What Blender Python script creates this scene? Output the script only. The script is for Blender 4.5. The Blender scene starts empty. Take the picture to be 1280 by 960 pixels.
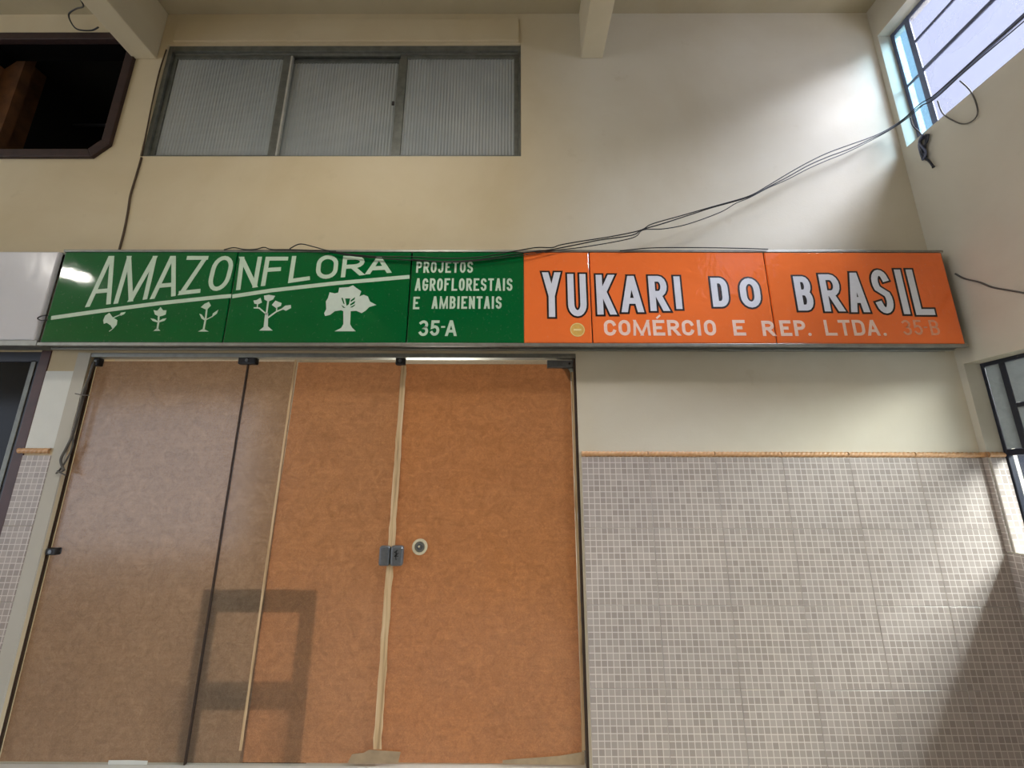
import bpy, math, random
import numpy as np
from mathutils import Vector, Matrix
random.seed(7)
scene = bpy.context.scene
col = scene.collection

# ------------------------------------------------------------------ camera
FPX, CAM_D, CAM_H = 506.0, 2.3, 1.45
PITCH, YAW, ROLL = .2310, -.0045, .0032
def cam_axes(p, y, r):
    f = Vector((math.sin(y)*math.cos(p), math.cos(y)*math.cos(p), math.sin(p)))
    rt = Vector((math.cos(y), -math.sin(y), 0)); up = rt.cross(f)
    return (rt*math.cos(r)+up*math.sin(r)), (up*math.cos(r)-rt*math.sin(r)), f
AX, AU, AF = cam_axes(PITCH, YAW, ROLL)
cam = bpy.data.cameras.new('camera'); cam.sensor_width = 36; cam.lens = FPX/1280*36; cam.clip_start = .02
camo = bpy.data.objects.new('camera', cam); col.objects.link(camo)
m = Matrix((AX, AU, -AF)).transposed().to_4x4(); m.translation = (0, -CAM_D, CAM_H)
camo.matrix_world = m
scene.camera = camo
# ------------------------------------------------------------------ world, daylight, exposure
vs = scene.view_settings
vs.view_transform = 'Standard'; vs.look = 'None'; vs.gamma = 1; vs.use_curve_mapping = False
vs.exposure = 0.85
wd = bpy.data.worlds.new('world'); scene.world = wd; wd.use_nodes = True
bg = wd.node_tree.nodes['Background']; bg.inputs[0].default_value = (.78, .86, 1, 1); bg.inputs[1].default_value = 1.3
def area(name, loc, target, sx, sy, power, color):
    l = bpy.data.lights.new(name, 'AREA'); l.shape = 'RECTANGLE'; l.size = sx; l.size_y = sy
    l.energy = power; l.color = color
    o = bpy.data.objects.new(name, l); col.objects.link(o); o.location = loc
    o.rotation_euler = (Vector(target)-Vector(loc)).to_track_quat('-Z', 'Y').to_euler()
    return o
area('daylight_upper_window', (5.6, -2.3, 7.0), (2.3, -.3, 3.4), 2.6, 2.2, 3600, (.86, .93, 1))
area('daylight_lower_window', (4.2, -1.7, 2.95), (2.2, 0, .9), 2.3, 1.6, 310, (.95, .98, 1))
area('daylight_shop_rear', (-1.0, 3.0, .85), (-1.0, 0, .85), .9, .9, 34, (1, .95, .88))
try:
    scene.cycles.use_denoising = True; scene.cycles.max_bounces = 10; scene.cycles.diffuse_bounces = 5
    scene.cycles.sample_clamp_indirect = 6; scene.cycles.transparent_max_bounces = 16
    scene.cycles.caustics_reflective = False; scene.cycles.caustics_refractive = False
except Exception: pass

# ------------------------------------------------------------------ measuring helpers (photo point -> point on a real plane)
def ray(x, y): return AX*((x-640)/FPX) + AU*((480-y)/FPX) + AF
def W(x, y, Y=0.0):
    d = ray(x, y); t = (Y+CAM_D)/d.y; return (t*d.x, CAM_H+t*d.z)
def W3(x, y, Y=0.0):
    a = W(x, y, Y); return Vector((a[0], Y, a[1]))
def RX(x, y, X):
    d = ray(x, y); t = X/d.x; return Vector((X, -CAM_D+t*d.y, CAM_H+t*d.z))

# ------------------------------------------------------------------ materials
def lin(c):
    return tuple(((v/255)/12.92 if v/255 <= .04045 else ((v/255+.055)/1.055)**2.4) for v in c)+(1,)
class NT:
    def __init__(s, name):
        s.m = bpy.data.materials.new(name); s.m.use_nodes = True; s.t = s.m.node_tree
        s.n = s.t.nodes; s.p = s.n['Principled BSDF']; s.out = s.n['Material Output']
    def node(s, ty, **kw):
        n = s.n.new(ty)
        for k, v in kw.items(): setattr(n, k, v)
        return n
    def link(s, a, b): s.t.links.new(a, b)
    def coord(s, kind='Object', scale=(1, 1, 1)):
        c = s.node('ShaderNodeTexCoord'); mp = s.node('ShaderNodeMapping'); mp.inputs['Scale'].default_value = scale
        s.link(c.outputs[kind], mp.inputs[0]); return mp.outputs[0]
    def geo(s, scale=(1, 1, 1)):
        c = s.node('ShaderNodeNewGeometry'); mp = s.node('ShaderNodeMapping'); mp.inputs['Scale'].default_value = scale
        s.link(c.outputs['Position'], mp.inputs[0]); return mp.outputs[0]
    def noise(s, vec, scale, detail=4, rough=.55, dist=0):
        n = s.node('ShaderNodeTexNoise'); s.link(vec, n.inputs['Vector'])
        n.inputs['Scale'].default_value = scale; n.inputs['Detail'].default_value = detail
        n.inputs['Roughness'].default_value = rough; n.inputs['Distortion'].default_value = dist
        return n.outputs['Fac']
    def ramp(s, fac, stops):
        r = s.node('ShaderNodeValToRGB'); el = r.color_ramp.elements
        while len(el) < len(stops): el.new(.5)
        for e, (p, c) in zip(el, stops): e.position = p; e.color = c
        s.link(fac, r.inputs[0]); return r.outputs[0]
    def mix(s, fac, a, b, blend='MIX'):
        n = s.node('ShaderNodeMix', data_type='RGBA', blend_type=blend)
        for v, i in ((fac, 0), (a, 6), (b, 7)):
            if hasattr(v, 'links'): s.link(v, n.inputs[i])
            else: n.inputs[i].default_value = v
        return n.outputs[2]
    def bump(s, h, strength=.2, dist=.01, to=None):
        b = s.node('ShaderNodeBump'); b.inputs['Strength'].default_value = strength; b.inputs['Distance'].default_value = dist
        s.link(h, b.inputs['Height']); s.link(b.outputs[0], (to or s.p).inputs['Normal']); return b
    def base(s, c):
        if hasattr(c, 'links'): s.link(c, s.p.inputs['Base Color'])
        else: s.p.inputs['Base Color'].default_value = c
    def set(s, rough=.6, metal=0, spec=None, coat=0):
        s.p.inputs['Roughness'].default_value = rough; s.p.inputs['Metallic'].default_value = metal
        if spec is not None: s.p.inputs['Specular IOR Level'].default_value = spec
        s.p.inputs['Coat Weight'].default_value = coat
def plain(name, c, rough=.6, metal=0, var=.12, scale=30, bump=.05, spec=None, coat=0):
    k = NT(name); v = k.geo(); n = k.noise(v, scale)
    d = tuple(x*(1-var) for x in c[:3])+(1,); e = tuple(min(1, x*(1+var)) for x in c[:3])+(1,)
    k.base(k.ramp(n, [(.3, d), (.7, e)])); k.set(rough, metal, spec, coat)
    if bump: k.bump(n, bump, .003)
    return k.m
def plaster(name, c, dirt, rough=.75, alt=None):
    k = NT(name); v = k.geo()
    big = k.noise(v, 1.1, 5, .6, .4); mid = k.noise(v, 6, 6, .65); fine = k.noise(v, 90, 4)
    a = k.mix(k.ramp(big, [(.35, (0, 0, 0, 1)), (.75, (1, 1, 1, 1))]), c, dirt)
    if alt:                                            # paler tone eased in to the right of the seam beside the window
        sx = k.node('ShaderNodeSeparateXYZ'); k.link(v, sx.inputs[0])
        mr = k.node('ShaderNodeMapRange'); k.link(sx.outputs[0], mr.inputs[0]); mr.inputs[1].default_value = -.05; mr.inputs[2].default_value = .55
        a2 = k.mix(k.ramp(big, [(.35, (0, 0, 0, 1)), (.75, (1, 1, 1, 1))]), alt[0], alt[1]); a = k.mix(mr.outputs[0], a, a2)
    sp = k.ramp(mid, [(.62, (0, 0, 0, 1)), (.78, (.35, .35, .35, 1))])
    k.base(k.mix(sp, a, tuple(x*.8 for x in dirt[:3])+(1,)))
    k.set(rough, spec=.3)
    h = k.mix(.25, mid, fine); k.bump(h, .16, .012)
    return k.m
M = {}
M['wall'] = plaster('cream_wall_paint', lin((215, 201, 170)), lin((203, 186, 150)), alt=(lin((219, 212, 194)), lin((209, 199, 176))))
M['wall_grey'] = plaster('grey_cream_wall_paint', lin((210, 205, 190)), lin((196, 189, 172)))
M['ceil'] = plaster('cream_ceiling_paint', lin((186, 176, 150)), lin((168, 156, 128)))
M['beam'] = plaster('beam_paint', lin((212, 202, 176)), lin((200, 187, 158)))
M['floor'] = plain('grey_floor', lin((214, 208, 198)), .5, scale=6)
M['jamb'] = plaster('grey_white_jamb', lin((205, 202, 192)), lin((188, 184, 172)))
M['whitepaint'] = plain('white_pillar_paint', lin((226, 228, 222)), .55, var=.03, scale=8)
M['alu'] = plain('aluminium', lin((150, 150, 142)), .42, .75, .12, 25)
M['alu_dark'] = plain('weathered_aluminium', lin((118, 120, 114)), .5, .55, .2, 18)
M['alu_lit'] = plain('lit_aluminium_edge', lin((205, 206, 200)), .4, .5, .1, 18)  # paler copy of the aluminium: the stile's lit side put into the colour
M['steel'] = plain('grey_fitting_metal', lin((112, 116, 120)), .35, .6, .1, 60)
M['black_metal'] = plain('dark_fitting_metal', lin((46, 46, 48)), .4, .5, .2, 60)
M['cable'] = plain('black_cable', lin((26, 25, 25)), .5, var=.2)
M['cable_grey'] = plain('grey_cable', lin((92, 88, 82)), .55)
M['cable_brown'] = plain('brown_cable', lin((74, 56, 36)), .6)
M['maroon'] = plain('maroon_paint', lin((72, 40, 36)), .5, var=.25, scale=12)
M['hole_frame'] = plain('maroon_wood', lin((50, 30, 26)), .6, var=.3, scale=20)
M['rust'] = plain('rusty_brick', lin((108, 70, 40)), .85, var=.45, scale=7, bump=.5)
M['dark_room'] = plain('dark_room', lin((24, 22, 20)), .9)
M['black_void'] = plain('shaded_lining', lin((10, 9, 9)), .95, spec=.05)  # near-black colour stands in for the shade inside the wall opening
M['shop_room'] = plain('shop_room', lin((190, 180, 165)), .8)
M['navy'] = plain('navy_window_paint', lin((30, 33, 46)), .4, var=.2, scale=20)
M['blue_frame'] = plain('blue_grey_window_paint', lin((98, 104, 128)), .5, var=.15, scale=20)
M['dark_glass'] = plain('dark_glass', lin((20, 22, 28)), .12, var=.2, scale=3, spec=.12, bump=0)
M['chair'] = plain('dark_chair_wood', lin((40, 34, 28)), .6)
M['seal'] = plain('dark_silicone', lin((58, 40, 28)), .6)
M['lamp_metal'] = plain('white_lamp_enamel', lin((225, 225, 220)), .4)
# sign surfaces: glossy acrylic with a very slightly wavy film
def acrylic(name, c, var=.06, wav=.025, rough=.06, ns=5.5, nd=.6):
    k = NT(name); v = k.geo(); n = k.noise(v, 2.2, 3); n2 = k.noise(v, 60, 5)
    a = k.ramp(n, [(.3, tuple(x*(1-var) for x in c[:3])+(1,)), (.7, tuple(min(1, x*(1+var)) for x in c[:3])+(1,))])
    k.base(k.mix(k.ramp(n2, [(.62, (0, 0, 0, 1)), (.8, (.12, .12, .12, 1))]), a, (.6, .6, .55, 1)))
    k.set(rough, spec=.5)
    w = k.noise(v, ns, 2, .5, nd); k.bump(w, wav, .02)
    return k.m
M['green'] = acrylic('green_acrylic', lin((0, 96, 45)))
M['orange'] = acrylic('orange_acrylic', lin((250, 122, 58)), .05, .14, .06, 8, 1.5)
M['white_sign'] = acrylic('white_acrylic', lin((216, 216, 222)), .04, .12, .2)
M['let_pale'] = plain('pale_green_vinyl', lin((196, 218, 196)), .35, var=.05, bump=0)
M['let_tree'] = plain('pale_tree_vinyl', lin((206, 220, 208)), .35, var=.04, bump=0)
M['let_white'] = plain('white_vinyl', lin((226, 228, 236)), .3, var=.03, bump=0)
M['let_black'] = plain('black_vinyl', lin((22, 12, 12)), .35, var=.1, bump=0)
M['let_faded'] = plain('faded_pink_vinyl', lin((250, 214, 196)), .4, var=.08, scale=60, bump=0)
M['let_worn'] = plain('worn_orange_vinyl', lin((232, 160, 124)), .45, var=.16, scale=90, bump=0)
M['gold'] = plain('gold_sticker', lin((228, 182, 92)), .35, .1, .08, 80, 0)
M['gold_pale'] = plain('pale_sticker', lin((246, 224, 160)), .4, var=.05, bump=0)
# brown paper: diffuse front plus light let through from behind
def paper(name, c, c2, thru, tfac=.3):
    k = NT(name); v = k.geo()
    big = k.noise(v, 1.6, 4, .6, .5); fib = k.noise(v, 62, 8, .68, 3.0); streak = k.noise(k.geo((2, 2, 18)), 3, 5, .6, .4)
    a = k.mix(k.ramp(big, [(.35, (0, 0, 0, 1)), (.68, (1, 1, 1, 1))]), c, c2)
    f = k.ramp(fib, [(.36, (.86, .85, .84, 1)), (.52, (.98, .98, .98, 1)), (.64, (1.15, 1.18, 1.22, 1))])
    mot = k.noise(v, 16, 5, .6, 1.5)
    f = k.mix(1, f, k.ramp(mot, [(.3, (.84, .82, .80, 1)), (.7, (1.14, 1.15, 1.16, 1))]), 'MULTIPLY')
    a = k.mix(1, a, f, 'MULTIPLY')
    s = k.ramp(streak, [(.35, (.9, .9, .9, 1)), (.65, (1.05, 1.05, 1.05, 1))])
    a = k.mix(1, a, s, 'MULTIPLY')
    k.n.remove(k.p)
    d = k.node('ShaderNodeBsdfDiffuse'); t = k.node('ShaderNodeBsdfTranslucent'); mx = k.node('ShaderNodeMixShader')
    k.link(a, d.inputs[0]); k.link(k.mix(1, thru, f, 'MULTIPLY'), t.inputs[0]); mx.inputs[0].default_value = tfac
    b = k.node('ShaderNodeBump'); b.inputs['Strength'].default_value = .25; b.inputs['Distance'].default_value = .02
    k.link(k.mix(.15, big, fib), b.inputs['Height']); k.link(b.outputs[0], d.inputs['Normal'])
    k.link(d.outputs[0], mx.inputs[1]); k.link(t.outputs[0], mx.inputs[2]); k.link(mx.outputs[0], k.out.inputs[0])
    return k.m
M['paper_red'] = paper('reddish_kraft_paper', lin((206, 138, 92)), lin((194, 134, 96)), lin((212, 138, 88)))
M['paper_mid'] = paper('brown_kraft_paper', lin((198, 140, 100)), lin((186, 134, 100)), lin((208, 140, 96)))
M['paper_grey'] = paper('greyed_kraft_paper', lin((168, 136, 112)), lin((154, 124, 102)), lin((188, 146, 114)))  # greyer base colour, in part the glass's reflected haze painted in
def tape_mat():
    k = NT('masking_tape'); n = k.noise(k.geo((60, 60, 2.5)), 1, 5, .6, .3)
    k.base(k.ramp(n, [(.3, lin((150, 116, 78))), (.48, lin((206, 176, 132))), (.7, lin((226, 202, 164)))])); k.set(.6)
    return k.m
M['tape'] = tape_mat()
M['tape_grey'] = plain('grey_brown_tape', lin((168, 146, 116)), .6, var=.15, scale=20)
# glass
def glass(name, tint=(1, 1, 1, 1), ior=1.45, rough=.0, extra=0.0, dirt=None):
    k = NT(name); k.n.remove(k.p)
    tr = k.node('ShaderNodeBsdfTransparent'); tr.inputs[0].default_value = tint
    gl = k.node('ShaderNodeBsdfGlossy'); gl.inputs['Roughness'].default_value = rough
    lw = k.node('ShaderNodeLayerWeight'); pw = k.node('ShaderNodeMath', operation='POWER'); pw.inputs[1].default_value = 5
    k.link(lw.outputs['Facing'], pw.inputs[0]); ma = k.node('ShaderNodeMath', operation='MULTIPLY_ADD')
    f0 = ((ior-1)/(ior+1))**2; k.link(pw.outputs[0], ma.inputs[0]); ma.inputs[1].default_value = 1-f0; ma.inputs[2].default_value = f0
    lw.inputs[0].default_value = .5
    mx = k.node('ShaderNodeMixShader'); k.link(ma.outputs[0], mx.inputs[0]); k.link(tr.outputs[0], mx.inputs[1]); k.link(gl.outputs[0], mx.inputs[2])
    res = mx.outputs[0]
    if dirt:
        df = k.node('ShaderNodeBsdfDiffuse'); df.inputs[0].default_value = dirt[0]
        tl = k.node('ShaderNodeBsdfTranslucent'); tl.inputs[0].default_value = dirt[1]
        m2 = k.node('ShaderNodeMixShader'); m2.inputs[0].default_value = .5
        k.link(df.outputs[0], m2.inputs[1]); k.link(tl.outputs[0], m2.inputs[2])
        n = k.noise(k.geo(), dirt[3], 4, .6, .6)
        f = k.ramp(n, [(.3, (dirt[2]*.85,)*3+(1,)), (.7, (min(1, dirt[2]*1.1),)*3+(1,))])
        m3 = k.node('ShaderNodeMixShader'); k.link(f, m3.inputs[0]); k.link(res, m3.inputs[1]); k.link(m2.outputs[0], m3.inputs[2])
        res = m3.outputs[0]
    k.link(res, k.out.inputs[0])
    return k.m
M['glass'] = glass('shopfront_glass', (.95, .97, .95, 1), 1.48, .17)
M['frost'] = glass('frosted_white_glass', (.62, .62, .66, 1), 1.12, .5, 0, (lin((170, 170, 185)), lin((96, 97, 108)), .42, 6))
M['frost_blue'] = glass('frosted_blue_glass', (.44, .56, .62, 1), 1.12, .5, 0, (lin((150, 168, 185)), lin((80, 98, 108)), .4, 6))
M['dirty'] = glass('dirty_glass', (.34, .36, .36, 1), 1.45, .2, 0, (lin((176, 178, 176)), lin((140, 144, 142)), .8, 16))
def fluted():
    k = NT('fluted_glass'); n = k.noise(k.geo(), 1.5, 3)
    k.base(k.ramp(n, [(.3, lin((150, 157, 158))), (.7, lin((170, 174, 172)))]))
    k.set(.22, spec=.8)
    return k.m
M['fluted'] = fluted()
# glazed tiles with a printed mosaic grid
CW, CH = .3712/12, .3763/12
def tiles():
    k = NT('mosaic_tile_glaze')
    c = k.node('ShaderNodeTexCoord'); oi = k.node('ShaderNodeObjectInfo')
    sep = k.node('ShaderNodeSeparateXYZ'); k.link(c.outputs['Object'], sep.inputs[0])
    def math_(op, a, b):
        n = k.node('ShaderNodeMath', operation=op)
        for i, v in enumerate((a, b)):
            if v is None: continue
            if hasattr(v, 'links'): k.link(v, n.inputs[i])
            else: n.inputs[i].default_value = v
        return n.outputs[0]
    r1 = math_('FLOOR', math_('MULTIPLY', oi.outputs['Random'], 400), None)
    x = math_('ADD', sep.outputs[0], math_('MULTIPLY', r1, CW*3))
    z = math_('ADD', sep.outputs[2], math_('MULTIPLY', r1, CH*2))
    cm = k.node('ShaderNodeCombineXYZ'); k.link(x, cm.inputs[0]); k.link(z, cm.inputs[1])
    b = k.node('ShaderNodeTexBrick'); b.offset = 0; b.squash = 1
    k.link(cm.outputs[0], b.inputs['Vector'])
    b.inputs['Color1'].default_value = lin((180, 169, 162)); b.inputs['Color2'].default_value = lin((160, 149, 142))
    b.inputs['Mortar'].default_value = lin((216, 208, 202)); b.inputs['Scale'].default_value = 1
    b.inputs['Mortar Size'].default_value = .0026; b.inputs['Mortar Smooth'].default_value = .45; b.inputs['Bias'].default_value = -.1
    b.inputs['Brick Width'].default_value = CW; b.inputs['Row Height'].default_value = CH
    n = k.noise(k.geo(), 2.5, 4)
    k.base(k.mix(1, b.outputs['Color'], k.ramp(n, [(.3, (.93, .93, .93, 1)), (.7, (1.03, 1.02, 1, 1))]), 'MULTIPLY'))
    k.set(.3, spec=.4); k.bump(b.outputs['Fac'], -.12, .002)
    return k.m
M['tile'] = tiles()
M['grout'] = plain('pale_grout', lin((226, 220, 212)), .8)
def rope():
    k = NT('twisted_listello_glaze'); n = k.noise(k.geo(), 40, 4)
    k.base(k.ramp(n, [(.3, lin((204, 154, 106))), (.75, lin((218, 174, 128)))])); k.set(.3)
    return k.m
M['rope'] = rope()
def emit(name, c, s):
    k = NT(name); k.p.inputs['Emission Color'].default_value = c; k.p.inputs['Emission Strength'].default_value = s
    k.base(c); return k.m
M['lamp_glow'] = emit('lamp_glow', (1, .95, .87, 1), 60)

# ------------------------------------------------------------------ mesh helpers
class MB:
    def __init__(s): s.v = []; s.f = []; s.sm = set()
    def add(s, vs, fs, smooth=False):
        o = len(s.v); s.v += [tuple(v) for v in vs]
        for f in fs:
            if smooth: s.sm.add(len(s.f))
            s.f.append(tuple(i+o for i in f))
        return s
    def box(s, x0, x1, y0, y1, z0, z1):
        return s.add([(x0, y0, z0), (x1, y0, z0), (x1, y1, z0), (x0, y1, z0), (x0, y0, z1), (x1, y0, z1), (x1, y1, z1), (x0, y1, z1)],
                     [(0, 3, 2, 1), (4, 5, 6, 7), (0, 1, 5, 4), (1, 2, 6, 5), (2, 3, 7, 6), (3, 0, 4, 7)])
    def prism(s, poly, y0, y1):                       # polygon in x/z, extruded along y
        a = sum(poly[i][0]*poly[(i+1) % len(poly)][1]-poly[(i+1) % len(poly)][0]*poly[i][1] for i in range(len(poly)))
        if a < 0: poly = poly[::-1]
        n = len(poly)
        fs = [tuple(range(n)), tuple(reversed(range(n, 2*n)))]+[(i, i+n, (i+1) % n+n, (i+1) % n) for i in range(n)]
        return s.add([(p[0], y0, p[1]) for p in poly]+[(p[0], y1, p[1]) for p in poly], fs)
    def tube(s, pts, r, n=6, caps=True):
        pts = [Vector(p) for p in pts]; vs = []; fs = []
        rr = r if isinstance(r, (list, tuple)) else [r]*len(pts)
        ref = None
        for i, p in enumerate(pts):
            d = (pts[min(i+1, len(pts)-1)]-pts[max(i-1, 0)])
            d = d.normalized() if d.length > 1e-9 else Vector((1, 0, 0))
            if ref is None: ref = Vector((0, 0, 1)) if abs(d.z) < .9 else Vector((0, 1, 0))
            a = d.cross(ref)
            if a.length < 1e-6: a = d.cross(Vector((0, 1, .3)))
            a.normalize(); b = a.cross(d); ref = b
            for k in range(n):
                t = 2*math.pi*k/n; vs.append(p+(a*math.cos(t)+b*math.sin(t))*rr[i])
        for i in range(len(pts)-1):
            for k in range(n): fs.append((i*n+k, i*n+(k+1) % n, (i+1)*n+(k+1) % n, (i+1)*n+k))
        if caps: fs += [tuple(reversed(range(n))), tuple(range((len(pts)-1)*n, len(pts)*n))]
        return s.add(vs, fs, True)
    def disc(s, c, r, y0, y1, n=28, r2=None):          # disc / ring facing -y
        if r2 is None: return s.prism([(c[0]+r*math.cos(2*math.pi*i/n), c[1]+r*math.sin(2*math.pi*i/n)) for i in range(n)], y0, y1)
        vs = []
        for rr, y in ((r, y0), (r2, y0), (r2, y1), (r, y1)):
            vs += [(c[0]+rr*math.cos(2*math.pi*i/n), y, c[1]+rr*math.sin(2*math.pi*i/n)) for i in range(n)]
        fs = []
        for q in range(4):
            for i in range(n): fs.append((q*n+i, q*n+(i+1) % n, ((q+1) % 4)*n+(i+1) % n, ((q+1) % 4)*n+i))
        return s.add(vs, fs)
    def stroke(s, pts, w, y0, y1, ext=0, closed=False, clips=()):
        P = [Vector((p[0], p[1])) for p in pts]
        if not closed and ext:
            P[0] = P[0]+(P[0]-P[1]).normalized()*ext; P[-1] = P[-1]+(P[-1]-P[-2]).normalized()*ext
        n = len(P); L = []; Rr = []
        for i in range(n):
            a = P[i-1] if (i > 0 or closed) else None; b = P[(i+1) % n] if (i < n-1 or closed) else None
            d1 = (P[i]-a).normalized() if a is not None else None; d2 = (b-P[i]).normalized() if b is not None else None
            if d1 is None: d1 = d2
            if d2 is None: d2 = d1
            n1 = Vector((-d1.y, d1.x)); n2 = Vector((-d2.y, d2.x)); mm = n1+n2
            if mm.length < .05: mm = n1
            mm.normalize(); k = min(1/max(mm.dot(n1), .1), 1.9)
            L.append(P[i]+mm*k*w/2); Rr.append(P[i]-mm*k*w/2)
        for i in range(n if closed else n-1):
            j = (i+1) % n
            poly = [L[i], Rr[i], Rr[j], L[j]]
            for cp, cn in clips:                       # keep the side the normal points away from
                out = []
                for a, b in zip(poly, poly[1:]+poly[:1]):
                    da, db = (a-cp).dot(cn), (b-cp).dot(cn)
                    if da <= 0: out.append(a)
                    if da*db < 0: out.append(a+(b-a)*(da/(da-db)))
                poly = out
                if len(poly) < 3: break
            if len(poly) >= 3: s.prism([tuple(p) for p in poly], y0, y1)
        return s
    def build(s, name, mat, parent=None, bevel=0, kind=None, segs=2):
        org = Vector((0, 0, 0)); p = parent
        while p is not None: org += p.location; p = p.parent
        loc = Vector((0, 0, 0))
        if parent is None:
            xs = [v[0] for v in s.v]; ys = [v[1] for v in s.v]; zs = [v[2] for v in s.v]
            loc = Vector(((min(xs)+max(xs))/2, (min(ys)+max(ys))/2, min(zs)))
        off = org+loc
        me = bpy.data.meshes.new(name); me.from_pydata([tuple(Vector(v)-off) for v in s.v], [], s.f); me.update()
        for i in s.sm: me.polygons[i].use_smooth = True
        me.materials.append(M[mat] if isinstance(mat, str) else mat)
        o = bpy.data.objects.new(name, me); col.objects.link(o); o.location = loc
        if parent is not None: o.parent = parent
        if bevel:
            b = o.modifiers.new('bevel', 'BEVEL'); b.width = bevel; b.segments = segs; b.limit_method = 'ANGLE'
        if kind: o['kind'] = kind
        return o
def box(x0, x1, y0, y1, z0, z1): return MB().box(x0, x1, y0, y1, z0, z1)
def tag(o, label, cat=None, group=None, kind=None):
    o['label'] = label
    if cat: o['category'] = cat
    if group: o['group'] = group
    if kind: o['kind'] = kind
    return o
def thing(name, label, cat, loc=(0, 0, 0), group=None, kind=None):
    o = bpy.data.objects.new(name, None); col.objects.link(o); o.location = loc; o.empty_display_size = .1
    return tag(o, label, cat, group, kind)
def spline(pts, per=8):
    pts = [Vector(p) for p in pts]; out = []
    for i in range(len(pts)-1):
        p0 = pts[max(i-1, 0)]; p1 = pts[i]; p2 = pts[i+1]; p3 = pts[min(i+2, len(pts)-1)]
        for k in range(per):
            t = k/per
            out.append(.5*((2*p1)+(p2-p0)*t+(2*p0-5*p1+4*p2-p3)*t*t+(3*p1-p0-3*p2+p3)*t**3))
    out.append(pts[-1]); return out
def rect_with_holes(rect, holes, fn):
    xs = sorted({rect[0], rect[1], *[h[0] for h in holes], *[h[1] for h in holes]})
    zs = sorted({rect[2], rect[3], *[h[2] for h in holes], *[h[3] for h in holes]})
    xs = [x for x in xs if rect[0] <= x <= rect[1]]; zs = [z for z in zs if rect[2] <= z <= rect[3]]
    nx, nz = len(xs)-1, len(zs)-1
    solid = [[not any(h[0] <= (xs[i]+xs[i+1])/2 <= h[1] and h[2] <= (zs[j]+zs[j+1])/2 <= h[3] for h in holes) for j in range(nz)] for i in range(nx)]
    # merged into one closed skin: front, back and the reveals
    mb = MB(); S = lambda i, j: 0 <= i < nx and 0 <= j < nz and solid[i][j]
    for i in range(nx):
        for j in range(nz):
            if not solid[i][j]: continue
            a, b, c, d = xs[i], xs[i+1], zs[j], zs[j+1]
            P = lambda u, w, t: fn(u, t, w)
            mb.add([P(a, c, 0), P(b, c, 0), P(b, d, 0), P(a, d, 0)], [(0, 1, 2, 3)])
            mb.add([P(a, c, 1), P(b, c, 1), P(b, d, 1), P(a, d, 1)], [(3, 2, 1, 0)])
            if not S(i-1, j): mb.add([P(a, c, 0), P(a, d, 0), P(a, d, 1), P(a, c, 1)], [(0, 1, 2, 3)])
            if not S(i+1, j): mb.add([P(b, c, 0), P(b, c, 1), P(b, d, 1), P(b, d, 0)], [(0, 1, 2, 3)])
            if not S(i, j-1): mb.add([P(a, c, 0), P(a, c, 1), P(b, c, 1), P(b, c, 0)], [(0, 1, 2, 3)])
            if not S(i, j+1): mb.add([P(a, d, 0), P(b, d, 0), P(b, d, 1), P(a, d, 1)], [(0, 1, 2, 3)])
    return mb

# ------------------------------------------------------------------ large structure
XR = 2.605            # right wall
ZC = 4.82             # ceiling
TW = .14              # wall thickness
GX0, GX1, GZ1 = -2.515, .366, 2.176        # shop front opening
WIN = (-2.53, .046, 3.565, 4.535)          # fluted window opening
HOLE = (-3.95, -2.735, 3.545, 4.62)
wf = rect_with_holes((-14, XR+.1, 0, ZC), [(GX0, GX1, 0, GZ1), (-5.2, -2.757, 0, 2.19), WIN, HOLE],
                     lambda u, t, w: (u, t*TW, w)).build('wall_front', 'wall', kind='structure')
tag(wf, 'cream painted plaster wall carrying the shop signs')
# right wall: u = distance from the front wall, w = height
UO = (.035, 2.9, 3.605, 4.555); LO = (.035, 2.9, 1.088, 2.108)
wr = rect_with_holes((0, 6.5, 0, ZC), [UO, LO], lambda u, t, w: (XR+t*.16, -u, w)).build('wall_right', 'wall_grey', kind='structure')
tag(wr, 'cream side wall with two metal windows next to the corner')
fl = box(-14, XR+.1, -6.5, 0, -.1, 0).build('floor', 'floor', kind='structure'); tag(fl, 'grey floor of the passage')
ce = box(-14, XR+.16, -6.6, .14, ZC, ZC+.12).build('ceiling', 'ceil', kind='structure'); tag(ce, 'cream painted ceiling between the beams')
wb = rect_with_holes((-14, XR, 0, ZC), [(-13.5, -5.6, 0, 3.1)], lambda u, t, w: (u, -6.6+t*.1, w)).build('wall_back', 'wall', kind='structure'); tag(wb, 'cream wall across the passage behind the viewer')
blk = box(XR+.165, 3.55, -3.1, -.0, 2.5, 2.58).build('daylight_blocker', 'beam', kind='structure'); tag(blk, 'added unseen ledge outside that keeps upper daylight off the low side window')  # added out of view to block the upper daylight from the lower window
ex = box(5.2, 5.4, -5, 4, 0, 2.55).build('wall_outside', 'navy', kind='structure'); tag(ex, 'dark wall of the next building outside the low side window')
# ceiling beams run from the front wall into the passage
for x0, x1, lab in ((-2.752, -2.582, 'narrow cream ceiling beam between the dark opening and the fluted window'),
                    (.478, .634, 'narrow cream ceiling beam to the right of the fluted window')):
    b = box(x0, x1, -6.5, 0, 4.395, ZC).build('ceiling_beam', 'beam', kind='structure', bevel=.006)
    tag(b, lab)
lt = box(-2.49, .03, -.014, 0, 4.548, 4.755).build('trim_1', 'wall', kind='structure', bevel=.004); tag(lt, 'shallow plaster lintel band above the fluted window')
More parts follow.
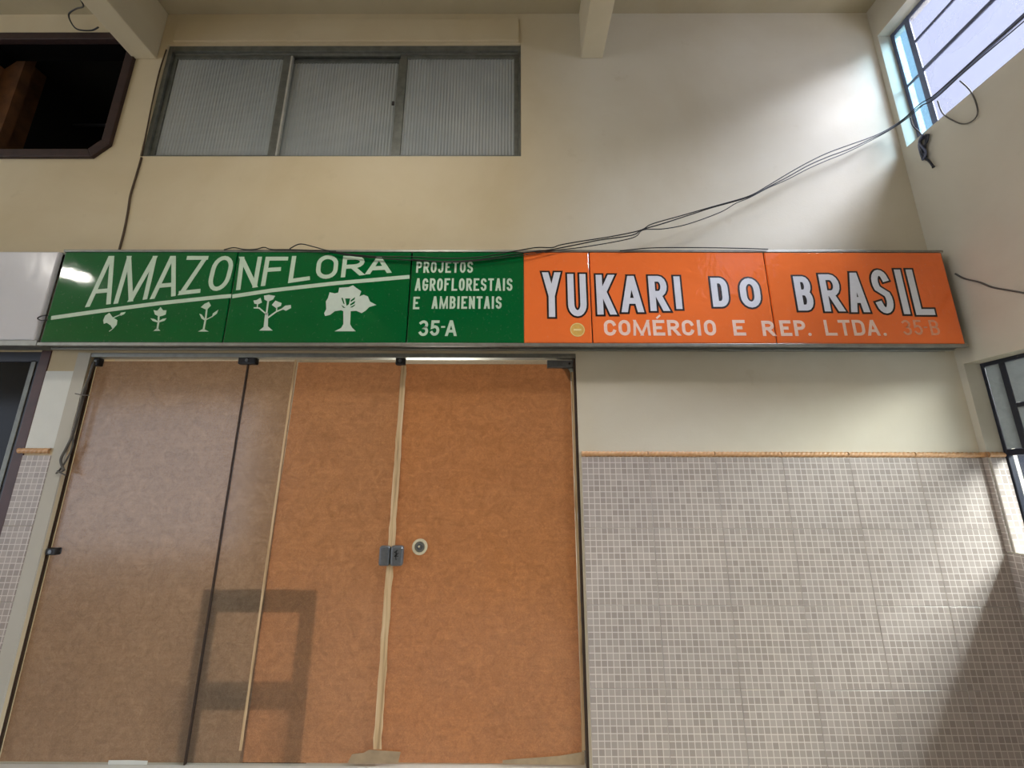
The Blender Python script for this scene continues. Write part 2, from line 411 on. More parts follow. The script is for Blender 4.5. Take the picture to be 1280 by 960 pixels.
# rooms behind the openings
def shell(name, x0, x1, y0, y1, z0, z1, mat, label):
    mb = MB()
    mb.add([(x0, y0, z0), (x1, y0, z0), (x1, y1, z0), (x0, y1, z0), (x0, y0, z1), (x1, y0, z1), (x1, y1, z1), (x0, y1, z1)],
           [(0, 1, 2, 3), (7, 6, 5, 4), (1, 5, 6, 2), (2, 6, 7, 3), (3, 7, 4, 0)])
    return tag(mb.build(name, mat, kind='structure'), label)
shell('wall_shop_interior', GX0-.1, GX1+.1, TW, 3.4, 0, 2.9, 'shop_room', 'plain room behind the papered shop front')
shell('wall_upper_room', WIN[0]-.1, WIN[1]+.1, TW, 1.4, 3.3, 4.75, 'shop_room', 'dim room behind the fluted window')
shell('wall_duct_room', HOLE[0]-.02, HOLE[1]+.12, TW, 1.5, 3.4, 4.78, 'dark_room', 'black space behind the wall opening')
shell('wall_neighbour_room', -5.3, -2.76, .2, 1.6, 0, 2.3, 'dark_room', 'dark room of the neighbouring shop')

# ------------------------------------------------------------------ tiles (each an object under its wall)
def child_mesh(o, parent):                       # re-parent a built top-level mesh as a part of parent
    o.parent = parent; o.location = Vector(o.location)-Vector(parent.location); return o
tile_cache = {}
def tile(parent, w, h, org, rot=0.0):
    key = (round(w, 4), round(h, 4))
    if key not in tile_cache:
        mb = MB(); g = .0009; e = .0014; t = .008
        mb.add([(g, 0, g), (w-g, 0, g), (w-g, 0, h-g), (g, 0, h-g), (g, -t+e, g), (w-g, -t+e, g), (w-g, -t+e, h-g), (g, -t+e, h-g),
                (g+e, -t, g+e), (w-g-e, -t, g+e), (w-g-e, -t, h-g-e), (g+e, -t, h-g-e)],
               [(0, 1, 5, 4), (1, 2, 6, 5), (2, 3, 7, 6), (3, 0, 4, 7), (4, 5, 9, 8), (5, 6, 10, 9), (6, 7, 11, 10), (7, 4, 8, 11), (8, 9, 10, 11)])
        me = bpy.data.meshes.new('tile'); me.from_pydata(mb.v, [], mb.f); me.materials.append(M['tile']); tile_cache[key] = me
    o = bpy.data.objects.new('tile', tile_cache[key]); col.objects.link(o)
    o.parent = parent; o.location = Vector(org)-Vector(parent.location)
    o.rotation_euler = (random.uniform(-.0012, .0012), random.uniform(-.003, .003), rot+random.uniform(-.0012, .0012))
    return o
TWD, THT = .3712, .3763
rows = [1.573-THT*(i+1) for i in range(4)]+[0]
hts = [THT]*4+[1.573-4*THT]
for c in range(6):
    for z, h in zip(rows, hts):
        tile(wf, TWD, h, (.379+c*TWD, -.0008+random.uniform(-.0008, 0), z))
for z, h in zip(rows, hts): tile(wf, .163, h, (-2.755, -.0008, z))
# right wall: return, jamb, and below the lower sill
for z, h in zip(rows, hts):
    if z+h > 1.088:
        h2 = min(h, 1.573-max(z, 1.088)); z2 = max(z, 1.088)
        tile(wr, .026, h2, (XR-.0008, -.009, z2), -math.pi/2)
        tile(wr, .085, h2, (XR+.002, -.0362, z2), 0)
for z, h in zip(rows[1:], hts[1:]):
    h2 = min(h, 1.08-z)
    for c in range(7): tile(wr, TWD, h2, (XR-.0008, -.009-c*TWD, z), -math.pi/2)
# grout bed shows in the joints
gb = box(.3785, XR-.0005, -.0022, -.0004, 0, 1.573).build('grout', 'grout', wf)
# plaster areas of the pillar beside the glass
box(-2.754, -2.592, -.006, 0, 1.612, 2.062).build('white_patch', 'whitepaint', wf)
box(-2.592, -2.5165, -.007, 0, 0, 2.176).build('jamb_strip', 'jamb', wf)
# rope-twist listello
def listello(parent, a, b, name='listello'):
    a, b = Vector(a), Vector(b); L = (b-a).length; d = (b-a)/L; mb = MB(); n = max(8, int(L/.004)); k = 10
    o = Vector((0, -1, 0)) if abs(d.x) > .5 else Vector((-1, 0, 0)); u = Vector((0, 0, 1)); vs = []; fs = []
    for i in range(n+1):
        for q in range(k):
            t = math.pi*q/(k-1); ph = 2*math.pi*(L*i/n)/.024
            r = .0145*(1+.10*math.sin(ph+2.2*t))
            vs.append(a+d*(L*i/n)+o*(math.sin(t)*r*1.0)+u*(math.cos(t)*r))
    for i in range(n):
        for q in range(k-1): fs.append((i*k+q, i*k+q+1, (i+1)*k+q+1, (i+1)*k+q))
    fs += [tuple(range(k)), tuple(reversed(range(n*k, n*k+k)))]
    mb.add(vs, fs, True); return mb.build(name, 'rope', parent)
tr = thing('trim_2', 'tan rope-twist tile border above the tiled wall', None, (1.5, -.001, 1.574), kind='structure'); tr.pop('category', None)
for c in range(6): listello(tr, (.380+c*TWD, -.0006, 1.5895), (.377+(c+1)*TWD, -.0006, 1.5895))
listello(tr, (XR-.0006, -.006, 1.5895), (XR-.0006, -.034, 1.5895))
listello(tr, (XR, -.0355, 1.5895), (XR+.085, -.0355, 1.5895))
tr3 = thing('trim_3', 'short tan rope-twist border on the left pillar', None, (-2.69, -.001, 1.574), kind='structure')
listello(tr3, (-2.79, -.001, 1.5975), (-2.612, -.001, 1.5975))

# ------------------------------------------------------------------ fluted sash window
w1 = thing('window_1', 'sliding window with three fluted glass sashes in grey aluminium', None, (-1.24, .03, WIN[2]), kind='structure')
x0, x1, z0, z1 = WIN
def frame_rect(x0, x1, z0, z1, y0, y1, t, parts=('l', 'r', 'b', 't')):
    mb = MB()
    tl, trr, tb, tt = (t if isinstance(t, tuple) else (t,)*4)
    mb.box(x0, x0+tl, y0, y1, z0, z1); mb.box(x1-trr, x1, y0, y1, z0, z1)
    mb.box(x0+tl, x1-trr, y0, y1, z0, z0+tb); mb.box(x0+tl, x1-trr, y0, y1, z1-tt, z1); return mb
frame_rect(x0, x1, z0, z1, .014, .105, (.030, .016, .020, .045)).build('window_frame', 'alu_dark', w1, bevel=.002)
box(x0+.031, x1-.017, .030, .045, z1-.058, z1-.0455).build('track', 'alu', w1, bevel=.001)
def sash(xa, xb, y, tl, trr, zb, zt, edge=False):
    s = frame_rect(xa, xb, zb, zt, y, y+.022, (tl, trr, .022, .03)).build('sash', 'alu_dark', w1, bevel=.0015)
    if edge: box(xb+.0002, xb+.014, y+.001, y+.021, zb+.004, zt-.004).build('stile_edge', 'alu_lit', s)
    mb = MB(); p = .022; a, b = xa+tl-.004, xb-trr+.004; n = int((b-a)/p)*6; vs = []; fs = []
    for i in range(n+1):
        x = a+(b-a)*i/n; yy = y+.013-.006*abs(math.sin(math.pi*(x-a)/p))
        vs += [(x, yy, zb+.018), (x, yy, zt-.026)]
    for i in range(n): fs.append((2*i, 2*i+2, 2*i+3, 2*i+1))
    mb.add(vs, fs, True); mb.build('fluted_pane', 'fluted', s)
    return s
sash(x0+.03, -1.64, .034, .03, .052, z0+.020, z1-.060, True)
sash(-1.668, -.805, .062, .02, .05, z0+.020, z1-.060)
sash(-.835, x1-.017, .034, .052, .03, z0+.020, z1-.060)
box(-.868, -.848, .024, .034, 4.02, 4.05).build('latch', 'black_metal', w1, bevel=.003)

# ------------------------------------------------------------------ dark opening with chamfered maroon frame
hx0, hx1, hz0, hz1 = HOLE
dk = thing('wall_opening', 'dark chamfered wall opening framed in maroon wood, top left', 'opening', ((hx0+hx1)/2, 0, hz0))
def octo(i, c):
    a, b, d, e = hx0+i, hx1-i, hz0+i, hz1-i; c = c-i*.41
    return [(a+c, d), (b-c, d), (b, d+c), (b, e-c), (b-c, e), (a+c, e), (a, e-c), (a, d+c)]
oc, ic = octo(0, .10), octo(.062, .10)
for i in range(8):
    j = (i+1) % 8
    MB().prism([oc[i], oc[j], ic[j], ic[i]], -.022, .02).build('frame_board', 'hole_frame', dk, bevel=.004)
    MB().prism([oc[i], oc[j], ic[j], ic[i]], .0205, .14).build('lining_board', 'rust' if i == 6 else 'black_void', dk)  # lining added to darken the reveal; the left board stays brick brown
for cx, cz, sx, sz in ((hx0, hz0, 1, 1), (hx1, hz0, -1, 1), (hx0, hz1, 1, -1), (hx1, hz1, -1, -1)):
    MB().prism([(cx, cz), (cx+sx*.1, cz), (cx, cz+sz*.1)], .0, .019).build('corner_fillet', 'wall', dk)
box(hx0-.019, hx0+.03, .1405, .4, hz0-.1, hz1+.1).build('brick_reveal', 'rust', dk)
box(hx0+.031, hx0+.2, .1405, .2, hz0-.1, hz1+.1).build('brick_reveal', 'rust', dk)
for xx in (-3.2, -3.06):
    MB().tube([(xx, .55, 3.5), (xx, .55, 4.75)], .016).build('pipe', 'black_metal', dk)
MB().tube([(-3.7, .5, 4.33), (-2.7, .5, 4.33)], .014).build('pipe', 'black_metal', dk)

# ------------------------------------------------------------------ shop front: glass, door, fittings
GY = .022
hdr = box(GX0, GX1, -.004, .05, 2.150, 2.1755).build('header_rail', 'alu', bevel=.002)
tag(hdr, 'aluminium header rail above the papered glass front', 'rail')
def pane(name, x0, x1, z0, z1, parent):
    return box(x0, x1, GY, GY+.008, z0, z1).build(name, 'glass', parent)
w4 = thing('window_4', 'wide fixed glass pane with greyed brown paper behind', None, (-2.05, GY, .1), kind='structure')
pane('glass_pane', GX0+.003, -1.592, .1, 2.149, w4)
w5 = thing('window_5', 'fixed glass pane left of the door with two paper sheets behind', None, (-1.1, GY, .1), kind='structure')
pane('glass_pane', -1.586, -.667, .1, 2.149, w5)
d1 = thing('door_1', 'glass door leaf backed with reddish brown paper', None, (-.14, GY, .1), kind='structure')
pane('glass_leaf', -.655, .352, .11, 2.149, d1)
sl = box(-1.5925, -1.5855, GY-.003, GY+.010, .1, 2.13).build('joint_seal', 'seal', w5)
box(GX0+.0005, GX0+.004, GY-.004, GY+.012, .1, 2.149).build('joint_seal', 'seal', w4)
th = box(GX0+.001, GX1-.001, -.01, .04, 0, .098).build('threshold', 'jamb'); tag(th, 'low masonry threshold under the glass front', 'threshold')
# jaw side of door opening: dark gap
box(.3525, .3655, .004, .06, .1, 2.149).build('door_stop', 'seal', d1)
def clip(parent, x0, x1, z0, z1, mat='black_metal', y0=None, bev=.008):
    c = box(x0, x1, (GY-.014) if y0 is None else y0, GY+.02, z0, z1).build('glass_clip', mat, parent, bevel=bev, segs=3)
    xm, zm = (x0+x1)/2, (z0+z1)/2
    MB().disc((xm, zm), .010, GY-.0175, GY-.012, 16).build('screw', 'steel', c); return c
clip(w5, -1.645, -1.535, 2.112, 2.158); clip(w5, -.705, -.648, 2.11, 2.158)
clip(w4, -2.512, -2.452, 1.045, 1.082)
clip(w4, -2.512, -2.472, 2.10, 2.15)
pv = box(.198, .352, GY-.012, GY+.018, 2.095, 2.140).build('top_pivot', 'steel', d1, bevel=.004)
MB().disc((.33, 2.118), .007, GY-.0145, GY-.010, 14).build('screw', 'black_metal', pv)
sb = box(-.717, -.659, GY-.022, GY+.018, .999, 1.10).build('strike_box', 'steel', w5, bevel=.012, segs=3)
lk = box(-.657, -.589, GY-.024, GY+.018, .999, 1.101).build('lock_case', 'steel', d1, bevel=.014, segs=3)
kb = MB(); rr = random.Random(3)
for i in range(7):
    a = rr.uniform(0, 3.1); cx, cz = -.626+rr.uniform(-.009, .009), 1.06+rr.uniform(-.02, .02); dx, dz = .009*math.cos(a), .012*math.sin(a)
    kb.stroke([(cx-dx, cz-dz), (cx+dx*.2, cz+dz*.5), (cx+dx, cz+dz)], .004, GY-.0248, GY-.0235)
kb.build('key_mark', 'black_metal', lk)
cyl = MB().disc((-.503, 1.095), .041, GY-.010, GY-.0005, 32, .028).build('cylinder_ring', 'let_pale', d1)
M['clear_plastic'] = plain('yellowed_plastic', lin((206, 198, 168)), .2, var=.12, scale=60, coat=.5)
cyl.data.materials[0] = M['clear_plastic']
MB().disc((-.503, 1.095), .0285, GY-.006, GY-.0005, 32).build('cylinder_plate', 'alu', d1)
k2 = MB().disc((-.503, 1.095), .016, GY-.013, GY-.0005, 24, .010); k2.disc((-.503, 1.095), .0075, GY-.016, GY-.0005, 16)
k2.build('lock_cylinder', 'steel', d1)
MB().disc((-.505, 1.098), .006, GY-.0165, GY-.0158, 14).build('cylinder_dot', 'clear_plastic', d1)

# ------------------------------------------------------------------ brown paper behind the glass
PY = GY+.016
def sheet(outline, mat, label, y=PY, nm='brown_paper_sheet'):
    mb = MB(); n = len(outline)
    mb.add([(p[0], y, p[1]) for p in outline], [tuple(range(n))])
    return tag(mb.build(nm, mat), label, 'paper', 'brown paper sheets behind the shop glass')
def rounded_tr(x0, x1, z0, z1, r, seg=10):
    out = [(x0, z0), (x1, z0), (x1, z1-r)]
    for i in range(1, seg+1):
        t = math.pi/2*i/seg; out.append((x1-r*1.4+r*1.4*math.cos(t), z1-r+r*math.sin(t)))
    return out+[(x0, z1)]
sheet([(-2.51, .1), (-1.594, .1), (-1.594, 2.138), (-2.51, 2.135)], 'paper_grey', 'wide greyed brown paper sheet behind the leftmost glass pane')
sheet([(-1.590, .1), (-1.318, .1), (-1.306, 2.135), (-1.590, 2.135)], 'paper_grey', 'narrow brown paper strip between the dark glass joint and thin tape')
sheet([(-1.334, .1), (-.664, .1), (-.664, 2.132), (-1.300, 2.132)], 'paper_mid', 'brown paper sheet just left of the lock', PY+.004)
sheet(rounded_tr(-.664, .338, .104, 2.122, .062), 'paper_red', 'reddish brown paper sheet with rounded corner behind the glass door', PY+.002)
# pale backing seen beyond the door paper's corner
bk = MB().prism([(.255, 2.147), (.353, 2.147), (.353, 2.02), (.332, 2.02)], PY+.004, PY+.006).build('white_backing_card', 'whitepaint'); tag(bk, 'white card showing at the rounded corner of the door paper', 'card')
def strip(pts_l, pts_r, mat, label, y, name='tape_strip', t=.0012):
    mb = MB(); n = len(pts_l); vs = []; fs = []
    for (a, za), (b, zb) in zip(pts_l, pts_r): vs += [(a, y, za), (b, y, zb), (a, y+t, za), (b, y+t, zb)]
    for i in range(n-1):
        o = 4*i; fs += [(o, o+1, o+5, o+4), (o+2, o+6, o+7, o+3), (o, o+4, o+6, o+2), (o+1, o+3, o+7, o+5)]
    fs += [(0, 2, 3, 1), (4*n-4, 4*n-3, 4*n-1, 4*n-2)]
    mb.add(vs, fs); return tag(mb.build(name, mat), label, 'tape', 'tape strips on the shop front')
def vstrip(xb, xt, z0, z1, w0, w1, jit, mat, label, y, n=40, seed=1):
    r = random.Random(seed); L = []; Rr = []
    for i in range(n+1):
        t = i/n; z = z0+(z1-z0)*t; x = xb+(xt-xb)*t; w = w0+(w1-w0)*t
        L.append((x-w/2+r.uniform(-jit, jit), z)); Rr.append((x+w/2+r.uniform(-jit, jit), z))
    return strip(L, Rr, mat, label, y)
TY = GY+.0095
vstrip(-.661, -.655, .17, 2.108, .040, .032, .003, 'tape', 'cream tape strip running down the door joint past the lock', GY-.003, seed=2)
vstrip(-1.327, -1.306, .16, 2.140, .013, .011, .001, 'tape', 'thin pale tape line between the two middle paper sheets', GY-.0014, seed=3)
vstrip(.344, .347, .17, 2.07, .017, .013, .0024, 'tape', 'frayed cream tape strip along the right edge of the door', GY-.0014, seed=4)
strip([(-.78, .150), (-.725, .155), (-.70, .168), (-.60, .163), (-.545, .160)], [(-.80, .112), (-.72, .112), (-.69, .112), (-.60, .112), (-.555, .112)], 'tape_grey', 'torn tape piece at the foot of the door joint', GY-.0032)
strip([(-.05, .128), (.10, .138), (.22, .146), (.345, .165)], [(-.05, .112), (.10, .112), (.22, .112), (.345, .112)], 'tape_grey', 'torn tape edge at the lower right of the door', GY-.0014)
strip([(-1.96, .117), (-1.86, .118), (-1.77, .116)], [(-1.96, .1), (-1.86, .1), (-1.77, .1)], 'whitepaint', 'small pale paper scrap at the foot of the left pane', GY-.0016)

# chair standing inside, right behind the paper
ch = thing('chair', 'dark chair standing behind the brown paper, seen only as a shadow', 'chair', (-1.25, .3, 0))
for xx in (-1.59, -1.08):
    MB().box(xx-.042, xx+.042, .08, .11, 0, .86).build('leg', 'chair', ch)
for xx in (-1.56, -1.10): MB().tube([(xx, .52, 0), (xx, .5, .43)], .022, 8).build('leg', 'chair', ch)
MB().box(-1.64, -1.04, .06, .079, .765, .875).build('top_rail', 'chair', ch, bevel=.012)
MB().box(-1.58, -1.09, .06, .079, .325, .43).build('back_rail', 'chair', ch, bevel=.012)
MB().box(-1.58, -1.09, .06, .079, .04, .10).build('stretcher', 'chair', ch, bevel=.008)
MB().box(-1.60, -1.07, .112, .53, .43, .46).build('seat', 'chair', ch, bevel=.01)

# ------------------------------------------------------------------ neighbour's entrance at the far left
nb = thing('door_2', 'dark glass door with maroon frame at the left edge', None, (-3.6, .03, 0), kind='structure')
box(-2.818, -2.757, -.004, .05, 0, 2.19).build('frame_post', 'maroon', nb, bevel=.004)
box(-2.905, -2.875, .03, .07, 0, 2.14).build('stile', 'alu_dark', nb, bevel=.003)
box(-5.15, -2.82, .03, .07, 2.13, 2.19).build('head_rail', 'navy', nb)
box(-5.15, -2.906, .04, .05, 0, 2.13).build('glass_leaf', 'dark_glass', nb)
box(-2.874, -2.819, .035, .06, 0, 2.13).build('seal_panel', 'navy', nb)

# ------------------------------------------------------------------ lettering
def arc(cx, cy, rx, ry, a0, a1, n=8): return [(cx+rx*math.cos(math.radians(a0+(a1-a0)*i/n)), cy+ry*math.sin(math.radians(a0+(a1-a0)*i/n))) for i in range(n+1)]
def ring(h=.32): return arc(.5, 1-h, .5, h, 180, 0, 10)+arc(.5, h, .5, h, 0, -180, 10)
G = {
 'A': [[(0, 0), (.45, 1)], [(1, 0), (.55, 1)], [(.17, .27), (.83, .27)]],
 'M': [[(0, 0), (.06, 1)], [(.06, 1), (.5, 0)], [(.94, 1), (.5, 0)], [(1, 0), (.94, 1)]],
 'Z': [[(0, 1), (1, 1)], [(.96, 1), (.04, 0)], [(0, 0), (1, 0)]], 'N': [[(0, 0), (0, 1)], [(0, 1), (1, 0)], [(1, 0), (1, 1)]],
 'F': [[(0, 0), (0, 1), (1, 1)], [(0, .55), (.85, .55)]], 'L': [[(0, 1), (0, 0), (1, 0)]],
 'R': [[(0, 0), (0, 1)], [(0, 1), (.55, 1)]+arc(.55, .74, .45, .26, 90, -90, 8)+[(0, .48)], [(.45, .48), (1, 0)]],
 'P': [[(0, 0), (0, 1)], [(0, 1), (.55, 1)]+arc(.55, .74, .45, .26, 90, -90, 8)+[(0, .48)]],
 'J': [[(.9, 1), (.9, .3)]+arc(.45, .3, .45, .3, 0, -160, 8)], 'E': [[(1, 1), (0, 1), (0, 0), (1, 0)], [(0, .5), (.85, .5)]],
 'T': [[(0, 1), (1, 1)], [(.5, 1), (.5, 0)]],
 'S': [arc(.5, .76, .5, .24, 20, 180, 9)+[(.03, .66), (.12, .58), (.5, .5), (.88, .42), (.97, .34)]+arc(.5, .24, .5, .24, 0, -160, 9)],
 'G': [arc(.5, .7, .5, .3, 20, 180, 8)+arc(.5, .3, .5, .3, 180, 360, 8)+[(1, .45), (.6, .45)]],
 'C': [arc(.5, .7, .5, .3, 15, 180, 8)+arc(.5, .3, .5, .3, 180, 345, 8)],
 'I': [[(.5, 0), (.5, 1)]],
 'B': [[(0, 0), (0, 1)], [(0, 1), (.55, 1)]+arc(.55, .765, .40, .235, 90, -90, 8)+[(0, .53)], [(0, .53), (.55, .53)]+arc(.55, .265, .45, .265, 90, -90, 8)+[(0, 0)]],
 'D': [[(0, 0), (0, 1)], [(0, 1), (.5, 1)]+arc(.5, .7, .5, .3, 90, 0, 6)+arc(.5, .3, .5, .3, 0, -90, 6)+[(0, 0)]],
 'Y': [[(0, 1), (.5, .46), (.5, 0)], [(1, 1), (.5, .46)]],
 'U': [[(0, 1), (0, .24)]+arc(.5, .24, .5, .24, 180, 360, 10)+[(1, 1)]],
 'K': [[(0, 0), (0, 1)], [(.95, 1), (.12, .44)], [(.32, .58), (1, 0)]],
 '3': [[(.0, .9)]+arc(.45, .76, .5, .24, 125, -75, 9)+arc(.45, .27, .55, .27, 75, -150, 10)],
 '5': [[(.95, 1), (.1, 1), (.05, .56)]+arc(.45, .32, .53, .3, 110, -150, 10)],
 '-': [[(0, .52), (1, .52)]],
}
G['O'] = [ring(.36)]
def glyph(mb, chh, quad, w, y0, y1, extra=0):
    # quad: outer corners bl, br, tr, tl on the sign face (x, z); strokes stay inside it
    bl, br, trq, tl = [Vector(q) for q in quad]
    hx = w/2/max((br-bl).length, 1e-6); hz = w/2/max((tl-bl).length, 1e-6)
    def mp(u, v):
        u = hx+u*(1-2*hx); v = hz+v*(1-2*hz)
        p = bl*(1-u)*(1-v)+br*u*(1-v)+trq*u*v+tl*(1-u)*v; return (p.x, p.y)
    def side(p, q, inward):
        d = (q-p).normalized(); nn = Vector((-d.y, d.x))
        if nn.dot(inward) > 0: nn = -nn
        return (p+nn*(extra/2+1e-4), nn)
    mid = (bl+br+trq+tl)/4
    clips = [side(bl, br, mid-bl), side(tl, trq, mid-tl)]
    for k, st in enumerate(G[chh]):
        P = [mp(*p) for p in st]
        q = [P[0]]
        for p in P[1:]:
            if (Vector(p)-Vector(q[-1])).length > 1e-5: q.append(p)
        ya = y0-.00018*k
        def ex(p, q):
            if p[1] < .02 or p[1] > .98:
                return w*1.2+extra if abs(p[0]-q[0]) > .02 and abs(p[1]-q[1]) > .2 else (0 if (chh in 'RPDB' and p[0] == 0 and p[1] == q[1]) else w/2+extra/2)
            return w/2+extra/2 if chh in '-35SGCJ' else extra/2
        if chh != 'O':
            a_, b_ = Vector(q[0]), Vector(q[1]); q[0] = tuple(a_+(a_-b_).normalized()*ex(st[0], st[1]))
            a_, b_ = Vector(q[-1]), Vector(q[-2]); q[-1] = tuple(a_+(a_-b_).normalized()*ex(st[-1], st[-2]))
        if chh == 'O':
            if (Vector(q[0])-Vector(q[-1])).length < 1e-5: q = q[:-1]
            mb.stroke(q, w+extra, ya, y1, closed=True)
        else: mb.stroke(q, w+extra, ya, y1, clips=clips)
    return mb
SY = -.130                        # sign face
def upright(x0, x1, yt, yb):      # photo box (x measured on the bottom line) -> upright box on the sign face
    a = W(x0, yb, SY); b = W(x1, yb, SY); t = W((x0+x1)/2, yt, SY)
    return [(a[0], a[1]), (b[0], b[1]), (b[0], t[1]), (a[0], t[1])]

# ------------------------------------------------------------------ the long light-box sign
SZ0, SZ1 = 2.198, 2.768
sg = thing('shop_sign', 'long light-box sign with green and orange acrylic panels above the shop front', 'sign', (0, -.06, SZ0-.03))
hs = MB(); hs.box(-2.70, 2.548, -.118, -.001, SZ0-.006, SZ0+.010); hs.box(-2.70, 2.548, -.118, -.001, SZ1-.004, SZ1+.014)
hs.box(-2.70, -2.688, -.118, -.001, SZ0+.010, SZ1-.004); hs.box(2.536, 2.548, -.118, -.001, SZ0+.010, SZ1-.004)
hs.build('housing', 'alu_dark', sg)
box(-2.70, 2.548, -.133, -.1185, SZ0-.020, SZ0-.001).build('bottom_rail', 'alu', sg, bevel=.002)
box(-2.70, 2.548, -.060, -.045, SZ0-.018, SZ0-.0065).build('bottom_rail', 'alu', sg, bevel=.002)
box(-2.70, 2.548, -.132, -.1185, SZ1+.001, SZ1+.015).build('top_rail', 'alu', sg, bevel=.002)
edges = [-2.690, -1.651, -.609, .446, 1.483, 2.538]
panels = []
for i in range(5):
    a, b = edges[i]+.003, edges[i+1]-.003; dy = (.002, -.002, 0, .003, -.002)[i]
    if i == 2:
        p = box(a, .058, SY+dy, -.119, SZ0, SZ1).build('sign_panel', 'green', sg, bevel=.006)
        box(.0581, b, SY+dy, -.119, SZ0, SZ1).build('orange_field', 'orange', p, bevel=.006)
    else: p = box(a, b, SY, -.119, SZ0, SZ1).build('sign_panel', 'green' if i < 2 else 'orange', sg, bevel=.006)
    panels.append(p)
Y1, Y2, Y3 = SY-.0008, SY-.0016, SY-.0024      # layers of vinyl on the face
def px_poly(pts, org, sc, parent, mat, name, y=None):
    P = [W(org[0]+x/sc, org[1]+z/sc, SY) for x, z in pts]
    return MB().prism(P, Y1 if y is None else y, SY+.0005).build(name, mat, parent)
def pq(*pts): return [W(x, y, SY) for x, y in pts]
# AMAZONFLORA: corners bl, br, tr, tl
amz = [('A', 0, [(107, 384), (138, 380), (155, 320), (124, 320)]), ('M', 0, [(142, 380), (184, 374), (199, 320), (157, 320)]),
       ('A', 0, [(188, 374), (219, 370), (232, 320), (201, 320)]), ('Z', 0, [(223, 369), (250, 366), (261, 320), (234, 320)]),
       ('O', 0, [(257, 365), (284, 362), (295, 320), (268, 320)]),
       ('N', 1, [(295, 363), (321, 359), (328, 321), (300, 321)]), ('F', 1, [(326, 358), (353, 354), (361, 321), (332, 321)]),
       ('L', 1, [(360, 354), (387, 350), (393, 320), (365, 320)]), ('O', 1, [(394, 349), (421, 348), (424, 319), (397, 319)]),
       ('R', 1, [(426, 347), (453, 344), (457, 320), (429, 320)]), ('A', 1, [(458, 343), (488, 341), (488, 321), (460, 321)])]
G['A2'] = G['A']
for chh, pi, q in amz:
    glyph(MB(), chh, pq(*q), .0255, Y1, SY+.0005).build('letter', 'let_pale', panels[pi])
for pi, pts in ((0, [(64, 397.5), (120, 389.5), (200, 379), (276, 371), (289, 370)]), (1, [(290.5, 370.5), (340, 363), (420, 354), (512, 346)])):
    MB().stroke(pq(*pts), .024, Y1, SY+.0005).build('slanted_line', 'let_pale', panels[pi])
# growing-plant emblems
O1, S1 = (120, 370), 7.111
def st(pts, org, sc, parent, w, mat='let_pale', name='plant_stem'):
    return MB().stroke([W(org[0]+x/sc, org[1]+z/sc, SY) for x, z in pts], w, Y1, SY+.0005).build(name, mat, parent)
p0, p1 = panels[0], panels[1]
px_poly([(65, 215), (82, 175), (120, 150), (150, 190), (190, 215), (185, 255), (150, 295), (130, 260), (95, 238), (70, 247)], O1, S1, p0, 'let_pale', 'plant_leaf')
st([(150, 195), (220, 165)], O1, S1, p0, .006); px_poly([(205, 170), (225, 148), (265, 142), (250, 162), (222, 175)], O1, S1, p0, 'let_pale', 'plant_leaf')
st([(150, 290), (118, 315)], O1, S1, p0, .004)
px_poly([(512, 125), (545, 132), (575, 98), (596, 127), (627, 128), (620, 165), (585, 178), (560, 182), (525, 165)], O1, S1, p0, 'let_pale', 'plant_flower')
st([(558, 180), (556, 230), (545, 300)], O1, S1, p0, .010)
px_poly([(484, 198), (520, 205), (555, 226), (552, 236), (505, 222)], O1, S1, p0, 'let_pale', 'plant_leaf')
px_poly([(627, 198), (595, 203), (560, 222), (563, 234), (610, 220)], O1, S1, p0, 'let_pale', 'plant_leaf')
px_poly([(512, 310), (540, 288), (553, 288), (572, 310)], O1, S1, p0, 'let_pale', 'plant_foot')
px_poly([(932, 100), (965, 70), (1004, 52), (1022, 85), (985, 124)], O1, S1, p0, 'let_pale', 'plant_flower')
st([(985, 118), (975, 205), (955, 305)], O1, S1, p0, .010)
px_poly([(920, 158), (940, 165), (970, 205), (965, 218), (938, 200)], O1, S1, p0, 'let_pale', 'plant_leaf')
st([(970, 215), (1040, 180)], O1, S1, p0, .006); px_poly([(1088, 122), (1075, 157), (1030, 188), (1040, 155)], O1, S1, p0, 'let_pale', 'plant_leaf')
px_poly([(908, 316), (945, 296), (965, 296), (1002, 316)], O1, S1, p0, 'let_pale', 'plant_foot')
O2, S2 = (300, 340), 5.818
for b in ([(98, 208), (120, 205), (150, 188), (160, 222), (130, 236), (105, 230)], [(175, 172), (210, 166), (256, 174), (240, 200), (205, 216), (178, 200)],
          [(232, 240), (258, 208), (303, 226), (298, 246), (262, 262)], [(300, 268), (330, 245), (370, 240), (372, 262), (335, 282)]):
    px_poly(b, O2, S2, p1, 'let_tree', 'tree_crown')
for s_, w_ in (([(190, 305), (140, 262), (100, 260)], .008), ([(128, 234), (126, 258)], .006), ([(192, 310), (205, 214)], .010), ([(200, 335), (265, 288), (312, 268)], .009), ([(268, 258), (266, 288)], .006)):
    st(s_, O2, S2, p1, w_, 'let_tree', 'tree_branch')
px_poly([(183, 300), (205, 300), (203, 395), (238, 426), (140, 426), (172, 400)], O2, S2, p1, 'let_tree', 'tree_trunk')
px_poly([(612, 300), (628, 270), (625, 215), (640, 190), (652, 148), (690, 156), (715, 150), (722, 115), (790, 110), (822, 97), (845, 115), (882, 140), (868, 178), (900, 166),
         (930, 178), (945, 215), (992, 240), (940, 255), (915, 280), (885, 299), (845, 282), (805, 285), (801, 380), (815, 405), (842, 431), (688, 431), (735, 408), (752, 380),
         (752, 285), (735, 278), (690, 285), (655, 312), (620, 320)], O2, S2, p1, 'let_tree', 'tree_emblem')
